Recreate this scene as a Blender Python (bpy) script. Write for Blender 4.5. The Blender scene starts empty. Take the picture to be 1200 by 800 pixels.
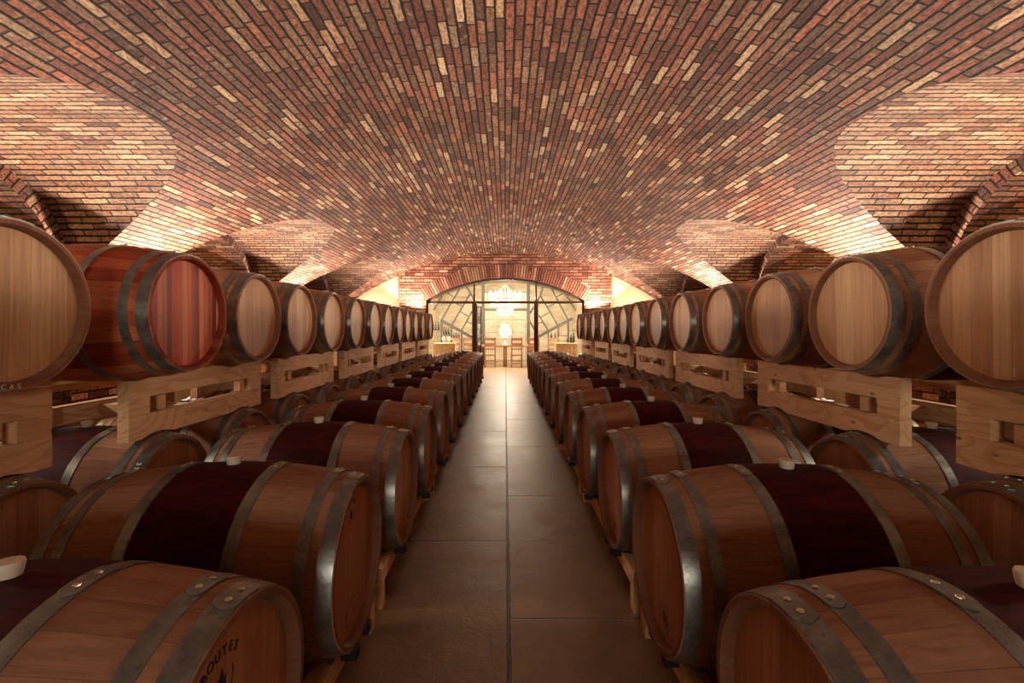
import bpy, bmesh, math, random
from mathutils import Vector, Matrix
PI = math.pi
S = bpy.context.scene
C = S.collection
random.seed(7)
EYE = 1.32                      # camera height; x = across, y = depth, z = up

# ------------------------------------------------------------------ camera
cam_d = bpy.data.cameras.new('camera'); cam = bpy.data.objects.new('camera', cam_d); C.objects.link(cam)
cam.location = (0, 0, EYE); cam.rotation_euler = (PI/2, 0, 0)
cam_d.sensor_width = 36; cam_d.lens = 16.35
cam_d.shift_x = 8/1200; cam_d.shift_y = -13/1200
cam_d.clip_start = .05; cam_d.clip_end = 100
S.camera = cam
# ------------------------------------------------------------------ world, exposure
w = bpy.data.worlds.new('world'); S.world = w; w.use_nodes = True
w.node_tree.nodes['Background'].inputs[0].default_value = (.02, .012, .008, 1)
w.node_tree.nodes['Background'].inputs[1].default_value = .3
S.view_settings.view_transform = 'Standard'; S.view_settings.look = 'None'
S.view_settings.gamma = 1; S.view_settings.use_curve_mapping = False
S.view_settings.exposure = -0.12
S.cycles.use_denoising = True
S.cycles.max_bounces = 8; S.cycles.diffuse_bounces = 3; S.cycles.glossy_bounces = 3; S.cycles.transparent_max_bounces = 12
S.cycles.sample_clamp_indirect = 6; S.cycles.caustics_reflective = False; S.cycles.caustics_refractive = False

# ------------------------------------------------------------------ vault dimensions
ZEND, ZBACK = 13.6, -4.2
RV, CV = 7.93, 2.237 - 7.93      # vault circle radius and centre height (relative to the eye)
XT, XW, XN = 2.86, 4.8, 6.0      # groin tip, side wall, niche end
PER, ZC0 = 3.85, 3.65
LUN = [ZC0 + PER*k for k in (-2, -1, 0, 1, 2)]
def F(x): return CV + math.sqrt(max(RV*RV - x*x, 0)) + EYE
GB, GA = .6, 1.11
def G(d): return GB + GA*max(0, 1 - abs(d/1.5)**2.4)**.5 + EYE
FW = F(XW)
def Ginv(z):
    t = min(1, max(0, (z - EYE - GB)/GA)); return 1.5*(1 - t*t)**(1/2.4)

# ------------------------------------------------------------------ lights (lamps of the cellar, plus an added fill)
def area(name, loc, size, power, col, aim, sy=None, spread=PI):
    d = bpy.data.lights.new(name, 'AREA'); d.energy = power; d.color = col; d.shape = 'RECTANGLE'
    d.size = size; d.size_y = sy or size; d.spread = spread
    o = bpy.data.objects.new(name, d); C.objects.link(o); o.location = loc
    o.rotation_euler = (Vector(aim) - Vector(loc)).to_track_quat('-Z', 'Y').to_euler(); return o
def point(name, loc, power, col, r=.08):
    d = bpy.data.lights.new(name, 'POINT'); d.energy = power; d.color = col; d.shadow_soft_size = r
    o = bpy.data.objects.new(name, d); C.objects.link(o); o.location = loc; return o
def spot(name, loc, aim, power, col, size, blend=.15, r=.04):
    d = bpy.data.lights.new(name, 'SPOT'); d.energy = power; d.color = col; d.shadow_soft_size = r
    d.spot_size = math.radians(size); d.spot_blend = blend
    o = bpy.data.objects.new(name, d); C.objects.link(o); o.location = loc
    o.rotation_euler = (Vector(aim) - Vector(loc)).to_track_quat('-Z', 'Y').to_euler(); return o
WARM = (1, .66, .40)
WARM2 = (1, .83, .67)
piers = [ZC0 - PER/2, ZC0 + PER/2, ZC0 + 1.5*PER]
POW = {0: 100, 1: 100, 2: 90}
SPW = {0: 690, 1: 760, 2: 720}
for s in (-1, 1):
    for k, z in enumerate(piers):
        spot('pier_spot', (s*4.2, z, EYE + .08), (s*3.85, z, EYE + 2.2), SPW[k], WARM2, 130)
        area('barrel_head_fill', (s*4.15, z, EYE + .56), .5, POW[k], WARM2, (s*2.6, z, EYE + 1.75), .12)  # unseen fill added to brighten the barrel heads across the aisle
    # lamps on the end wall either side of the glazed arch, washing wall and vault
    spot('end_wall_spot', (s*2.80, ZEND - .50, EYE + .42), (s*2.45, ZEND - .70, EYE + 2.2), 330, WARM2, 124)
    spot('vault_end_spot', (s*3.95, ZEND - .95, EYE + .34), (s*.8, ZEND - 1.15, EYE + 2.3), 600, WARM2, 66, .3)
    area('end_wall_uplight', (s*2.62, ZEND - .30, EYE + .62), .45, 40, WARM2, (s*2.4, ZEND - .6, EYE + 2.2), .1)
    area('corner_uplight', (s*3.9, ZEND - .5, EYE + .2), .6, 60, WARM2, (s*3.0, ZEND - .8, EYE + 2.2), .15)
    for k, z in enumerate(LUN[2:4]):
        point('niche_lamp', (s*5.6, z + .3, EYE + .75), 32, (1, .74, .38), .06)
point('chandelier_light', (0, 16.75, EYE + 1.25), 420, (1, .88, .72), .3)
for s in (-1, 1):
    area('tasting_room_light', (s*1.9, 16.2, EYE + 1.25), 1.0, 60, (1, .92, .78), (s*1.9, 17.2, 0))
    point('wall_spot', (s*2.5, 15.6, EYE + .36), 300, (1, .9, .76), .05)
area('tasting_room_back_light', (0, 19.4, EYE + 1.5), 2.2, 60, (1, .93, .8), (0, 20.3, 0.2), .5)

# daylight-coloured entrance lamp on the wall behind the camera
area('entrance_light', (0, ZBACK + .12, EYE + .25), 1.3, 75, (1, .88, .76), (0, 6, EYE + 1.6), .6)

# ------------------------------------------------------------------ material helpers
def lin(c):
    return tuple((v/12.92 if v <= .04045 else ((v + .055)/1.055)**2.4) for v in [x/255 for x in c]) + (1,)
class NT:
    def __init__(s, name):
        s.m = bpy.data.materials.new(name); s.m.use_nodes = True; s.t = s.m.node_tree; s.n = s.t.nodes; s.l = s.t.links
        s.b = s.n['Principled BSDF']
    def node(s, ty, **kw):
        x = s.n.new(ty)
        for k, v in kw.items(): setattr(x, k, v)
        return x
    def put(s, sock, v):
        if v is None: return
        if hasattr(v, 'is_output') or isinstance(v, bpy.types.NodeSocket): s.l.new(v, sock)
        else: sock.default_value = v
    def math(s, op, a, b=None, c=None, clamp=False):
        x = s.node('ShaderNodeMath', operation=op, use_clamp=clamp)
        for i, v in enumerate((a, b, c)): s.put(x.inputs[i], v)
        return x.outputs[0]
    def vm(s, op, a, b=None):
        x = s.node('ShaderNodeVectorMath', operation=op); s.put(x.inputs[0], a); s.put(x.inputs[1], b)
        return x.outputs[0]
    def comb(s, x, y, z=0.0):
        n = s.node('ShaderNodeCombineXYZ'); s.put(n.inputs[0], x); s.put(n.inputs[1], y); s.put(n.inputs[2], z); return n.outputs[0]
    def sep(s, v):
        n = s.node('ShaderNodeSeparateXYZ'); s.put(n.inputs[0], v); return n.outputs
    def noise(s, v, scale, detail=3, rough=.55, dist=0.0, out=0):
        n = s.node('ShaderNodeTexNoise'); s.put(n.inputs['Vector'], v); n.inputs['Scale'].default_value = scale
        n.inputs['Detail'].default_value = detail; n.inputs['Roughness'].default_value = rough; n.inputs['Distortion'].default_value = dist
        return n.outputs[out]
    def white(s, v, out='Value'):
        n = s.node('ShaderNodeTexWhiteNoise', noise_dimensions='3D'); s.put(n.inputs['Vector'], v); return n.outputs[out]
    def ramp(s, f, stops, interp='LINEAR'):
        n = s.node('ShaderNodeValToRGB'); s.put(n.inputs[0], f); r = n.color_ramp; r.interpolation = interp
        while len(r.elements) < len(stops): r.elements.new(.5)
        for e, (p, c) in zip(r.elements, stops):
            e.position = p; e.color = lin(c) if len(c) == 3 else c
        return n.outputs[0]
    def mix(s, f, a, b, mode='MIX'):
        n = s.node('ShaderNodeMix', data_type='RGBA', blend_type=mode); s.put(n.inputs[0], f); s.put(n.inputs[6], a); s.put(n.inputs[7], b)
        return n.outputs[2]
    def smooth(s, v, lo, hi, a=0.0, b=1.0):
        n = s.node('ShaderNodeMapRange', interpolation_type='SMOOTHSTEP'); s.put(n.inputs[0], v)
        n.inputs[1].default_value = lo; n.inputs[2].default_value = hi; n.inputs[3].default_value = a; n.inputs[4].default_value = b
        return n.outputs[0]
    def bump(s, h, dist, strength=1.0, normal=None):
        n = s.node('ShaderNodeBump'); n.inputs['Strength'].default_value = strength; n.inputs['Distance'].default_value = dist
        s.put(n.inputs['Height'], h)
        if normal is not None: s.put(n.inputs['Normal'], normal)
        return n.outputs[0]
    def set(s, **kw):
        for k, v in kw.items():
            s.put(s.b.inputs[k.replace('_', ' ')], v)
        return s.m
    def obj(s): return s.node('ShaderNodeTexCoord').outputs['Object']
    def rnd(s): return s.node('ShaderNodeObjectInfo').outputs['Random']

def plain(name, col, rough=.6, metal=0.0, var=.12, scale=12, bump=.0):
    t = NT(name); o = t.obj(); n = t.noise(o, scale, 4)
    c = t.mix(t.smooth(n, .3, .7), lin([max(0, v*(1-var)) for v in col]), lin([min(255, v*(1+var)) for v in col]))
    kw = dict(Base_Color=c, Roughness=rough, Metallic=metal)
    if bump: kw['Normal'] = t.bump(n, bump)
    return t.set(**kw)

def brick(name, L, H, palette, mortar, jx=.006, jy=.015, wob=.006, depth=.03, lo=.42, hi=.42, mot=(.38, 1.5)):
    """bricks laid along u of the UV map (metres)"""
    t = NT(name); uv = t.node('ShaderNodeUVMap').outputs[0]
    wn = t.noise(uv, 9, 2, .5, out=1)
    wv = t.vm('SUBTRACT', wn, (.5, .5, .5)); sc = t.node('ShaderNodeVectorMath', operation='SCALE'); t.put(sc.inputs[0], wv); sc.inputs[3].default_value = wob*2.4
    p = t.sep(t.vm('ADD', uv, sc.outputs[0]))
    v = t.math('DIVIDE', p[1], H); row = t.math('FLOOR', v); fv = t.math('FRACT', v)
    rr = t.white(t.comb(row, 3.7, 1.1))
    off = t.math('ADD', t.math('MULTIPLY', row, .5), t.math('MULTIPLY', rr, .42))
    u = t.math('ADD', t.math('DIVIDE', p[0], L), off); colm = t.math('FLOOR', u); fu = t.math('FRACT', u)
    idv = t.comb(colm, row, 0.0)
    r1 = t.white(idv); r2 = t.white(t.vm('ADD', idv, (17.3, 5.1, 2.0))); r3 = t.white(t.vm('ADD', idv, (7.9, 31.7, 4.0)))
    # each brick a little longer or shorter than its neighbour
    ex = t.math('MULTIPLY', t.math('MINIMUM', fu, t.math('SUBTRACT', 1.0, fu)), L)
    ey = t.math('MULTIPLY', t.math('MINIMUM', fv, t.math('SUBTRACT', 1.0, fv)), H)
    edge = t.noise(uv, 45, 4, .65)
    en = t.math('MULTIPLY', t.math('SUBTRACT', edge, .5), .011)
    # rounded worn corner
    cx = t.math('SUBTRACT', 0.016 - (jy - jx)*.35, ex); cy = t.math('SUBTRACT', 0.016, ey)
    cxm = t.math('MAXIMUM', cx, 0.0); cym = t.math('MAXIMUM', cy, 0.0)
    cl = t.math('SQRT', t.math('ADD', t.math('MULTIPLY', cxm, cxm), t.math('MULTIPLY', cym, cym)))
    d = t.math('ADD', t.math('SUBTRACT', 0.016, cl), en)
    hgt = t.smooth(d, jy*.35, jy*.35 + .007)
    surf = t.noise(t.vm('ADD', t.vm('MULTIPLY', uv, (1, 1.8, 1)), t.comb(r1, r2)), 26, 8, .72)
    big = t.noise(uv, 2.2, 2)
    c = t.ramp(r1, palette)
    tone = t.math('ADD', lo, t.math('MULTIPLY', r2, hi))
    c = t.mix(1.0, c, t.comb(tone, tone, tone), 'MULTIPLY')
    sn = t.smooth(surf, .34, .66, *mot)
    c = t.mix(1.0, c, t.comb(sn, sn, sn), 'MULTIPLY')
    # pale lime bloom on some bricks
    bloom = t.math('MULTIPLY', t.smooth(t.noise(uv, 14, 4, .7), .52, .68), t.smooth(r3, .45, .95, 0, .55))
    c = t.mix(bloom, c, lin((170, 140, 112)))
    bg = t.smooth(big, .3, .7, .86, 1.1); c = t.mix(1.0, c, t.comb(bg, bg, bg), 'MULTIPLY')
    c = t.mix(hgt, lin(mortar), c)
    hh = t.math('ADD', t.math('MULTIPLY', hgt, t.math('ADD', .72, t.math('MULTIPLY', r3, .4))), t.math('MULTIPLY', surf, .55))
    return t.set(Base_Color=c, Roughness=.88, Normal=t.bump(hh, depth), Specular_IOR_Level=.25)

PAL = [(0, (82, 52, 42)), (.12, (140, 82, 62)), (.30, (124, 70, 54)), (.48, (160, 96, 70)), (.60, (142, 98, 76)), (.74, (116, 80, 62)), (.88, (166, 120, 90)), (1, (206, 168, 130))]
PALL = [(0, (122, 78, 60)), (.15, (162, 112, 86)), (.4, (182, 134, 104)), (.6, (166, 124, 98)), (.8, (186, 142, 110)), (1, (196, 156, 124))]
PALR = [(0, (130, 74, 56)), (.3, (180, 112, 88)), (.6, (172, 112, 90)), (.85, (202, 146, 116)), (1, (214, 172, 142))]
PALC = [(0, (226, 208, 176)), (.3, (238, 222, 194)), (.6, (232, 214, 184)), (1, (246, 234, 208))]
M = {}
M['brick'] = brick('worn_vault_brick', .27, .0705, PAL, (20, 12, 9))
M['brick_lunette'] = brick('buff_lunette_brick', .27, .0705, PALL, (26, 16, 12))
M['brick_wall'] = brick('red_wall_brick', .27, .088, PALR, (44, 26, 20), lo=.55, hi=.45)
M['brick_ring'] = brick('arch_ring_brick', 3.0, .072, PALR, (50, 30, 22), lo=.5, hi=.45)
M['brick_rib'] = brick('rib_brick', .30, .085, PAL, (40, 24, 18))
M['stone_wall'] = brick('cream_stone', .36, .11, PALC, (214, 194, 162), wob=.003, depth=.004, lo=.8, hi=.2, mot=(.85, 1.1))
M['plaster'] = plain('warm_plaster', (222, 184, 146), .9, var=.06, scale=3, bump=.004)
M['cream'] = plain('cream_plaster', (226, 210, 178), .9, var=.05, scale=3)

def floor_mat():
    t = NT('polished_concrete'); o = t.obj(); p = t.sep(o)
    wob = t.math('MULTIPLY', t.math('SUBTRACT', t.noise(o, 22, 6, .75), .5), .022)
    xx = t.math('ADD', p[0], wob); yy = t.math('ADD', p[1], wob)
    seam = t.smooth(t.math('ABSOLUTE', t.math('SUBTRACT', xx, .016)), .003, .010)
    left = t.math('LESS_THAN', p[0], .016)
    ph = t.math('ADD', 2.13, t.math('MULTIPLY', left, .785))
    fr = t.math('FRACT', t.math('DIVIDE', t.math('SUBTRACT', yy, t.math('SUBTRACT', ph, 15.8)), 1.58))
    dd = t.math('MULTIPLY', t.math('MINIMUM', fr, t.math('SUBTRACT', 1.0, fr)), 1.58)
    cross = t.smooth(dd, .002, .008)
    jm = t.math('MULTIPLY', seam, cross)
    slab = t.white(t.comb(left, t.math('FLOOR', t.math('DIVIDE', t.math('SUBTRACT', p[1], t.math('SUBTRACT', ph, 15.8)), 1.58)), 2.0))
    n1 = t.noise(o, 3.5, 6, .65); n2 = t.noise(o, 55, 4, .6); n3 = t.noise(o, 9, 5, .7, .6)
    c = t.ramp(n1, [(.25, (108, 82, 54)), (.5, (136, 106, 74)), (.75, (162, 130, 92))])
    c = t.mix(t.smooth(n3, .60, .66, 0, .35), c, lin((84, 60, 44)))
    sl = t.math('ADD', .9, t.math('MULTIPLY', slab, .2)); c = t.mix(1.0, c, t.comb(sl, sl, sl), 'MULTIPLY')
    c = t.mix(jm, lin((34, 24, 18)), c)
    rg = t.math('ADD', t.smooth(n1, .3, .7, .40, .56), t.smooth(n3, .55, .7, 0, .12))
    h = t.math('ADD', t.math('MULTIPLY', jm, .8), t.math('ADD', t.math('MULTIPLY', n2, .10), t.math('MULTIPLY', n3, .3)))
    nb = t.bump(h, .011)
    return t.set(Base_Color=c, Roughness=rg, Normal=nb, Specular_IOR_Level=.9, Coat_Weight=.35, Coat_Roughness=.36, Coat_Normal=nb)
M['floor'] = floor_mat()

def wood_grain(t, along, a, b, seed, sa=2.2, sb=26):
    """fine grain stretched along one axis"""
    v = t.comb(t.math('MULTIPLY', along, sa), t.math('MULTIPLY', a, sb), t.math('ADD', t.math('MULTIPLY', b, sb), seed))
    return t.noise(v, 1.0, 5, .65, .4)

def stave_mat(name, cols, band, red=False):
    t = NT(name); o = t.obj(); p = t.sep(o); r = t.math('MULTIPLY', t.rnd(), 37.0)
    ang = t.math('ARCTAN2', p[2], p[1]); N = 29
    a = t.math('ADD', t.math('MULTIPLY', t.math('DIVIDE', ang, 2*PI), N), t.math('MULTIPLY', r, .3))
    sid = t.math('FLOOR', a); fa = t.math('FRACT', a); rs = t.white(t.comb(sid, r, 0.0))
    fine = t.noise(t.comb(t.math('MULTIPLY', p[0], 5.0), t.math('MULTIPLY', a, 3.2), r), 1.6, 6, .7, .3)
    med = t.noise(t.comb(t.math('MULTIPLY', p[0], 3.0), t.math('MULTIPLY', a, .8), r), 2.2, 4, .6, 1.0)
    c = t.ramp(rs, cols)
    f = t.smooth(fine, .3, .7, .8, 1.14); c = t.mix(1.0, c, t.comb(f, f, f), 'MULTIPLY')
    stain = t.smooth(med, .56, .74, 0, .42); c = t.mix(stain, c, lin((122, 66, 44)) if not red else lin((70, 14, 10)))
    h = fine
    if band:
        e = t.math('ADD', t.math('ABSOLUTE', p[0]), t.math('MULTIPLY', t.math('SUBTRACT', fine, .5), .012))
        m = t.smooth(e, .146, .150, 1, 0)
        wine = t.mix(t.smooth(med, .35, .7), lin((52, 9, 12)), lin((78, 18, 20)))
        c = t.mix(m, c, wine)
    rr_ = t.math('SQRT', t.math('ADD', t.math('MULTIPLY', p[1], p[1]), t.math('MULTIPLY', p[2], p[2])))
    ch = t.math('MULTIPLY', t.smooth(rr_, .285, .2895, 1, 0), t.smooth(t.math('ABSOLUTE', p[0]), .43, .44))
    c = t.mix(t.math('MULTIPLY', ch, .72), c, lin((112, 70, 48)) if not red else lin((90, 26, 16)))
    joint = t.smooth(t.math('MINIMUM', fa, t.math('SUBTRACT', 1.0, fa)), .0, .025, .76, 1)
    c = t.mix(1.0, c, t.comb(joint, joint, joint), 'MULTIPLY')
    return t.set(Base_Color=c, Roughness=.66, Normal=t.bump(t.math('ADD', t.math('MULTIPLY', fine, .5), joint), .0016), Specular_IOR_Level=.14)
OAK = [(0, (182, 134, 104)), (.35, (196, 148, 116)), (.7, (172, 122, 94)), (1, (204, 160, 128))]
REDW = [(0, (150, 56, 34)), (.3, (204, 108, 70)), (.6, (172, 74, 46)), (.85, (222, 134, 90)), (1, (136, 44, 28))]
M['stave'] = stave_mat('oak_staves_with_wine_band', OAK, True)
M['stave_old_shaded'] = stave_mat('weathered_shaded_oak_staves', [(p, tuple(int(v*.86) for v in c)) for p, c in OAK], True)  # weathered oak, with the floor rows' dimmer light also darkened into the colour
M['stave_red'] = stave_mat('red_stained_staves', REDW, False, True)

def head_mat(name, cols, dark, wmin=.07):
    t = NT(name); o = t.obj(); p = t.sep(o); r = t.math('MULTIPLY', t.rnd(), 53.0)
    a = t.math('ADD', t.math('DIVIDE', p[1], wmin), t.math('MULTIPLY', t.noise(t.comb(t.math('MULTIPLY', p[1], 4.0), r), 1.0, 1), 1.6))
    sid = t.math('FLOOR', a); fa = t.math('FRACT', a); rs = t.white(t.comb(sid, r, 4.0))
    fine = t.noise(t.comb(t.math('MULTIPLY', p[2], 3.0), t.math('MULTIPLY', p[1], 90.0), t.math('ADD', r, rs)), 1.0, 5, .65, .5)
    wavy = t.noise(t.comb(t.math('MULTIPLY', p[2], 1.6), t.math('MULTIPLY', p[1], 18.0), t.math('ADD', r, sid)), 1.0, 4, .6, 1.6)
    c = t.ramp(rs, cols)
    f = t.smooth(fine, .3, .7, .84, 1.1); c = t.mix(1.0, c, t.comb(f, f, f), 'MULTIPLY')
    c = t.mix(t.smooth(wavy, .52, .72, 0, .38), c, lin(dark))
    joint = t.smooth(t.math('MINIMUM', fa, t.math('SUBTRACT', 1.0, fa)), .0, .03, .7, 1)
    c = t.mix(1.0, c, t.comb(joint, joint, joint), 'MULTIPLY')
    return t.set(Base_Color=c, Roughness=.5, Normal=t.bump(fine, .0012), Specular_IOR_Level=.3)
M['head'] = head_mat('oak_head_boards', [(0, (196, 150, 108)), (.4, (206, 162, 120)), (.7, (184, 136, 96)), (1, (216, 176, 134))], (150, 100, 66))
M['head_old_shaded'] = head_mat('weathered_shaded_head_boards', [(0, (172, 118, 84)), (.4, (182, 128, 94)), (.7, (158, 106, 74)), (1, (190, 138, 102))], (120, 72, 46))  # older boards, part of the darkening is floor-row shade put into the colour
M['head_red'] = head_mat('red_stained_head_boards', [(0, (120, 36, 24)), (.2, (214, 120, 80)), (.45, (176, 72, 46)), (.6, (104, 26, 18)), (.8, (230, 150, 104)), (1, (150, 52, 34))], (64, 10, 8), .034)

def hoop_mat():
    t = NT('galvanised_steel'); o = t.obj(); r = t.rnd()
    n = t.noise(o, 14, 5, .7); n2 = t.noise(o, 60, 3, .6)
    c = t.mix(t.smooth(n, .35, .7), lin((122, 128, 124)), lin((158, 162, 156)))
    c = t.mix(t.smooth(n2, .62, .72, 0, .5), c, lin((54, 50, 46)))
    return t.set(Base_Color=c, Metallic=.7, Roughness=t.smooth(n, .3, .7, .27, .40), Normal=t.bump(n2, .0006))
M['hoop'] = hoop_mat()
M['rivet'] = plain('bright_rivet_steel', (220, 214, 200), .28, 1.0, .05)
M['bung'] = plain('white_silicone', (226, 218, 196), .45, 0, .04)
M['ink'] = plain('branding_char', (26, 10, 6), .8, 0, .1)
M['chalk'] = plain('white_chalk', (228, 216, 204), .9, 0, .05, 80)
M['rubber'] = plain('black_rubber', (16, 15, 15), .6, 0, .1)
M['glass_white'] = plain('frosted_white_glass', (244, 240, 230), .3, 0, .02)
M['bottle'] = plain('dark_green_bottle_glass', (22, 28, 18), .12, 0, .1)

def pine_mat(name, base, ring, axis):
    t = NT(name); o = t.obj(); p = t.sep(o); r = t.math('MULTIPLY', t.rnd(), 31.0)
    A = p[axis]; B = p[2] if axis != 2 else p[0]; D = p[1 if axis == 0 else 0]
    warp = t.noise(t.comb(t.math('MULTIPLY', A, 1.3), t.math('MULTIPLY', B, 4.0), t.math('ADD', t.math('MULTIPLY', D, 4.0), r)), 1.0, 2, .5)
    rings = t.math('FRACT', t.math('ADD', t.math('MULTIPLY', warp, 11.0), t.math('MULTIPLY', B, 9.0)))
    rg = t.smooth(rings, .45, .98, 0, .55)
    fine = t.noise(t.comb(t.math('MULTIPLY', A, 4.0), t.math('MULTIPLY', B, 130.0), t.math('MULTIPLY', D, 130.0)), 1.0, 3, .6)
    vor = t.node('ShaderNodeTexVoronoi', feature='F1'); t.put(vor.inputs['Vector'], t.comb(t.math('MULTIPLY', A, 5.0), t.math('MULTIPLY', B, 12.0), t.math('ADD', t.math('MULTIPLY', D, 6.0), r))); vor.inputs['Scale'].default_value = 1.0
    knot = t.smooth(vor.outputs[0], .05, .13, 1, 0)
    c = t.mix(rg, lin(base), lin(ring))
    f = t.smooth(fine, .3, .7, .9, 1.07); c = t.mix(1.0, c, t.comb(f, f, f), 'MULTIPLY')
    c = t.mix(t.math('MULTIPLY', knot, .8), c, lin((110, 62, 38)))
    return t.set(Base_Color=c, Roughness=.62, Normal=t.bump(fine, .001), Specular_IOR_Level=.3)
M['pine_y'] = pine_mat('pine_plank', (226, 184, 138), (196, 138, 92), 1)
M['pine_x'] = pine_mat('pine_cross_piece', (208, 160, 118), (182, 122, 80), 0)
M['pine_z'] = pine_mat('pine_post', (214, 170, 126), (188, 130, 88), 2)
M['chairwood'] = pine_mat('chair_wood', (140, 96, 68), (112, 72, 48), 2)
M['tablewood'] = pine_mat('table_wood', (150, 104, 72), (120, 78, 50), 0)
M['lightwood'] = pine_mat('light_box_wood', (186, 152, 120), (160, 122, 92), 2)
M['rust'] = plain('dark_rusty_steel', (74, 46, 34), .5, .5, .2, 20)
M['greysteel'] = plain('grey_painted_steel', (46, 43, 35), .6, .0, .08, 10)
M['cage'] = plain('dull_cage_steel', (150, 140, 118), .5, .4, .08, 10)
def emit(name, col, s):
    t = NT(name); t.b.inputs['Emission Color'].default_value = lin(col); t.b.inputs['Emission Strength'].default_value = s
    t.b.inputs['Base Color'].default_value = lin(col); return t.m
M['bulb'] = emit('glowing_candle_bulb', (255, 232, 196), 9)
M['crystal'] = plain('clear_crystal', (235, 232, 225), .08, .2, .03)
def glass_mat():
    t = NT('clear_pane_glass'); t.n.remove(t.b); out = t.n['Material Output']
    tr = t.node('ShaderNodeBsdfTransparent'); gl = t.node('ShaderNodeBsdfGlossy'); gl.inputs['Roughness'].default_value = .02
    fr = t.node('ShaderNodeFresnel'); fr.inputs[0].default_value = 1.45; mx = t.node('ShaderNodeMixShader')
    tr.inputs[0].default_value = (.97, .98, .97, 1)
    t.l.new(fr.outputs[0], mx.inputs[0]); t.l.new(tr.outputs[0], mx.inputs[1]); t.l.new(gl.outputs[0], mx.inputs[2]); t.l.new(mx.outputs[0], out.inputs[0])
    return t.m
M['glass'] = glass_mat()

# ------------------------------------------------------------------ mesh helpers
def link_mesh(name, me, mats, parent=None, loc=None):
    for m in (mats if isinstance(mats, (list, tuple)) else [mats]): me.materials.append(m)
    o = bpy.data.objects.new(name, me); C.objects.link(o)
    if parent: o.parent = parent
    if loc: o.location = loc
    return o
def obj(name, bm, mats, parent=None, loc=None, smooth=False, autos=None):
    me = bpy.data.meshes.new(name)
    bmesh.ops.recalc_face_normals(bm, faces=bm.faces)
    if smooth:
        for f in bm.faces: f.smooth = True
        if autos:
            for e in bm.edges:
                if len(e.link_faces) == 2 and e.calc_face_angle() > autos: e.smooth = False
    bm.to_mesh(me); bm.free()
    return link_mesh(name, me, mats, parent, loc)
def tag(o, label, cat, group=None, kind=None):
    o['label'] = label; o['category'] = cat
    if group: o['group'] = group
    if kind: o['kind'] = kind
    return o
def struct(o, label=None):
    o['kind'] = 'structure'
    if label: o['label'] = label
    return o
def thing(name, loc, label, cat, group=None):
    o = bpy.data.objects.new(name, None); C.objects.link(o); o.location = loc; o.empty_display_size = .1
    return tag(o, label, cat, group)
def box(bm, x0, x1, y0, y1, z0, z1, bev=0.0, mi=0):
    vs = [bm.verts.new((x, y, z)) for x in (x0, x1) for y in (y0, y1) for z in (z0, z1)]
    fs = [(0, 1, 3, 2), (4, 6, 7, 5), (0, 4, 5, 1), (2, 3, 7, 6), (0, 2, 6, 4), (1, 5, 7, 3)]
    faces = [bm.faces.new([vs[i] for i in f]) for f in fs]
    for f in faces: f.material_index = mi
    if bev:
        es = list({e for f in faces for e in f.edges})
        bmesh.ops.bevel(bm, geom=es, offset=bev, segments=1, affect='EDGES', profile=.5)
def bar(bm, a, b, wd, dp=None, up=(0, 1, 0)):
    """square bar from a to b"""
    a = Vector(a); b = Vector(b); d = (b - a).normalized(); u = Vector(up); s = d.cross(u)
    if s.length < 1e-3: u = Vector((1, 0, 0)); s = d.cross(u)
    s.normalize(); u = s.cross(d).normalized(); dp = dp or wd
    vs = [bm.verts.new(p + s*i*wd/2 + u*j*dp/2) for p in (a, b) for i, j in ((-1, -1), (1, -1), (1, 1), (-1, 1))]
    for f in ((0, 1, 2, 3), (7, 6, 5, 4), (0, 4, 5, 1), (1, 5, 6, 2), (2, 6, 7, 3), (3, 7, 4, 0)): bm.faces.new([vs[i] for i in f])
def lathe(bm, prof, n=48, axis='x', mi=0, a0=0, a1=2*PI, closed=False):
    """prof = list of (along, radius)"""
    full = abs(a1 - a0 - 2*PI) < 1e-6; k = n if full else n + 1; rings = []
    for (t, r) in prof:
        ring = []
        if r < 1e-6:
            p = (t, 0, 0) if axis == 'x' else (0, 0, t); ring = [bm.verts.new(p)]*k
        else:
            for i in range(k):
                a = a0 + (a1 - a0)*i/n; y, z = r*math.cos(a), r*math.sin(a)
                ring.append(bm.verts.new((t, y, z) if axis == 'x' else (y, z, t)))
        rings.append(ring)
    pairs = list(zip(rings, rings[1:])) + ([(rings[-1], rings[0])] if closed else [])
    for A, B in pairs:
        for i in range(n):
            j = (i + 1) % k
            q = [A[i], A[j], B[j], B[i]]; q2 = []
            for v in q:
                if v not in q2: q2.append(v)
            if len(q2) > 2:
                try: f = bm.faces.new(q2); f.material_index = mi
                except ValueError: pass
def tube(bm, a, b, r, n=8):
    a = Vector(a); b = Vector(b); d = (b - a); q = d.to_track_quat('Z', 'Y')
    ra = [bm.verts.new(a + q @ Vector((r*math.cos(2*PI*i/n), r*math.sin(2*PI*i/n), 0))) for i in range(n)]
    rb = [bm.verts.new(b + q @ Vector((r*math.cos(2*PI*i/n), r*math.sin(2*PI*i/n), 0))) for i in range(n)]
    for i in range(n): bm.faces.new((ra[i], ra[(i+1) % n], rb[(i+1) % n], rb[i]))
    bm.faces.new(ra[::-1]); bm.faces.new(rb)
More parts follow.
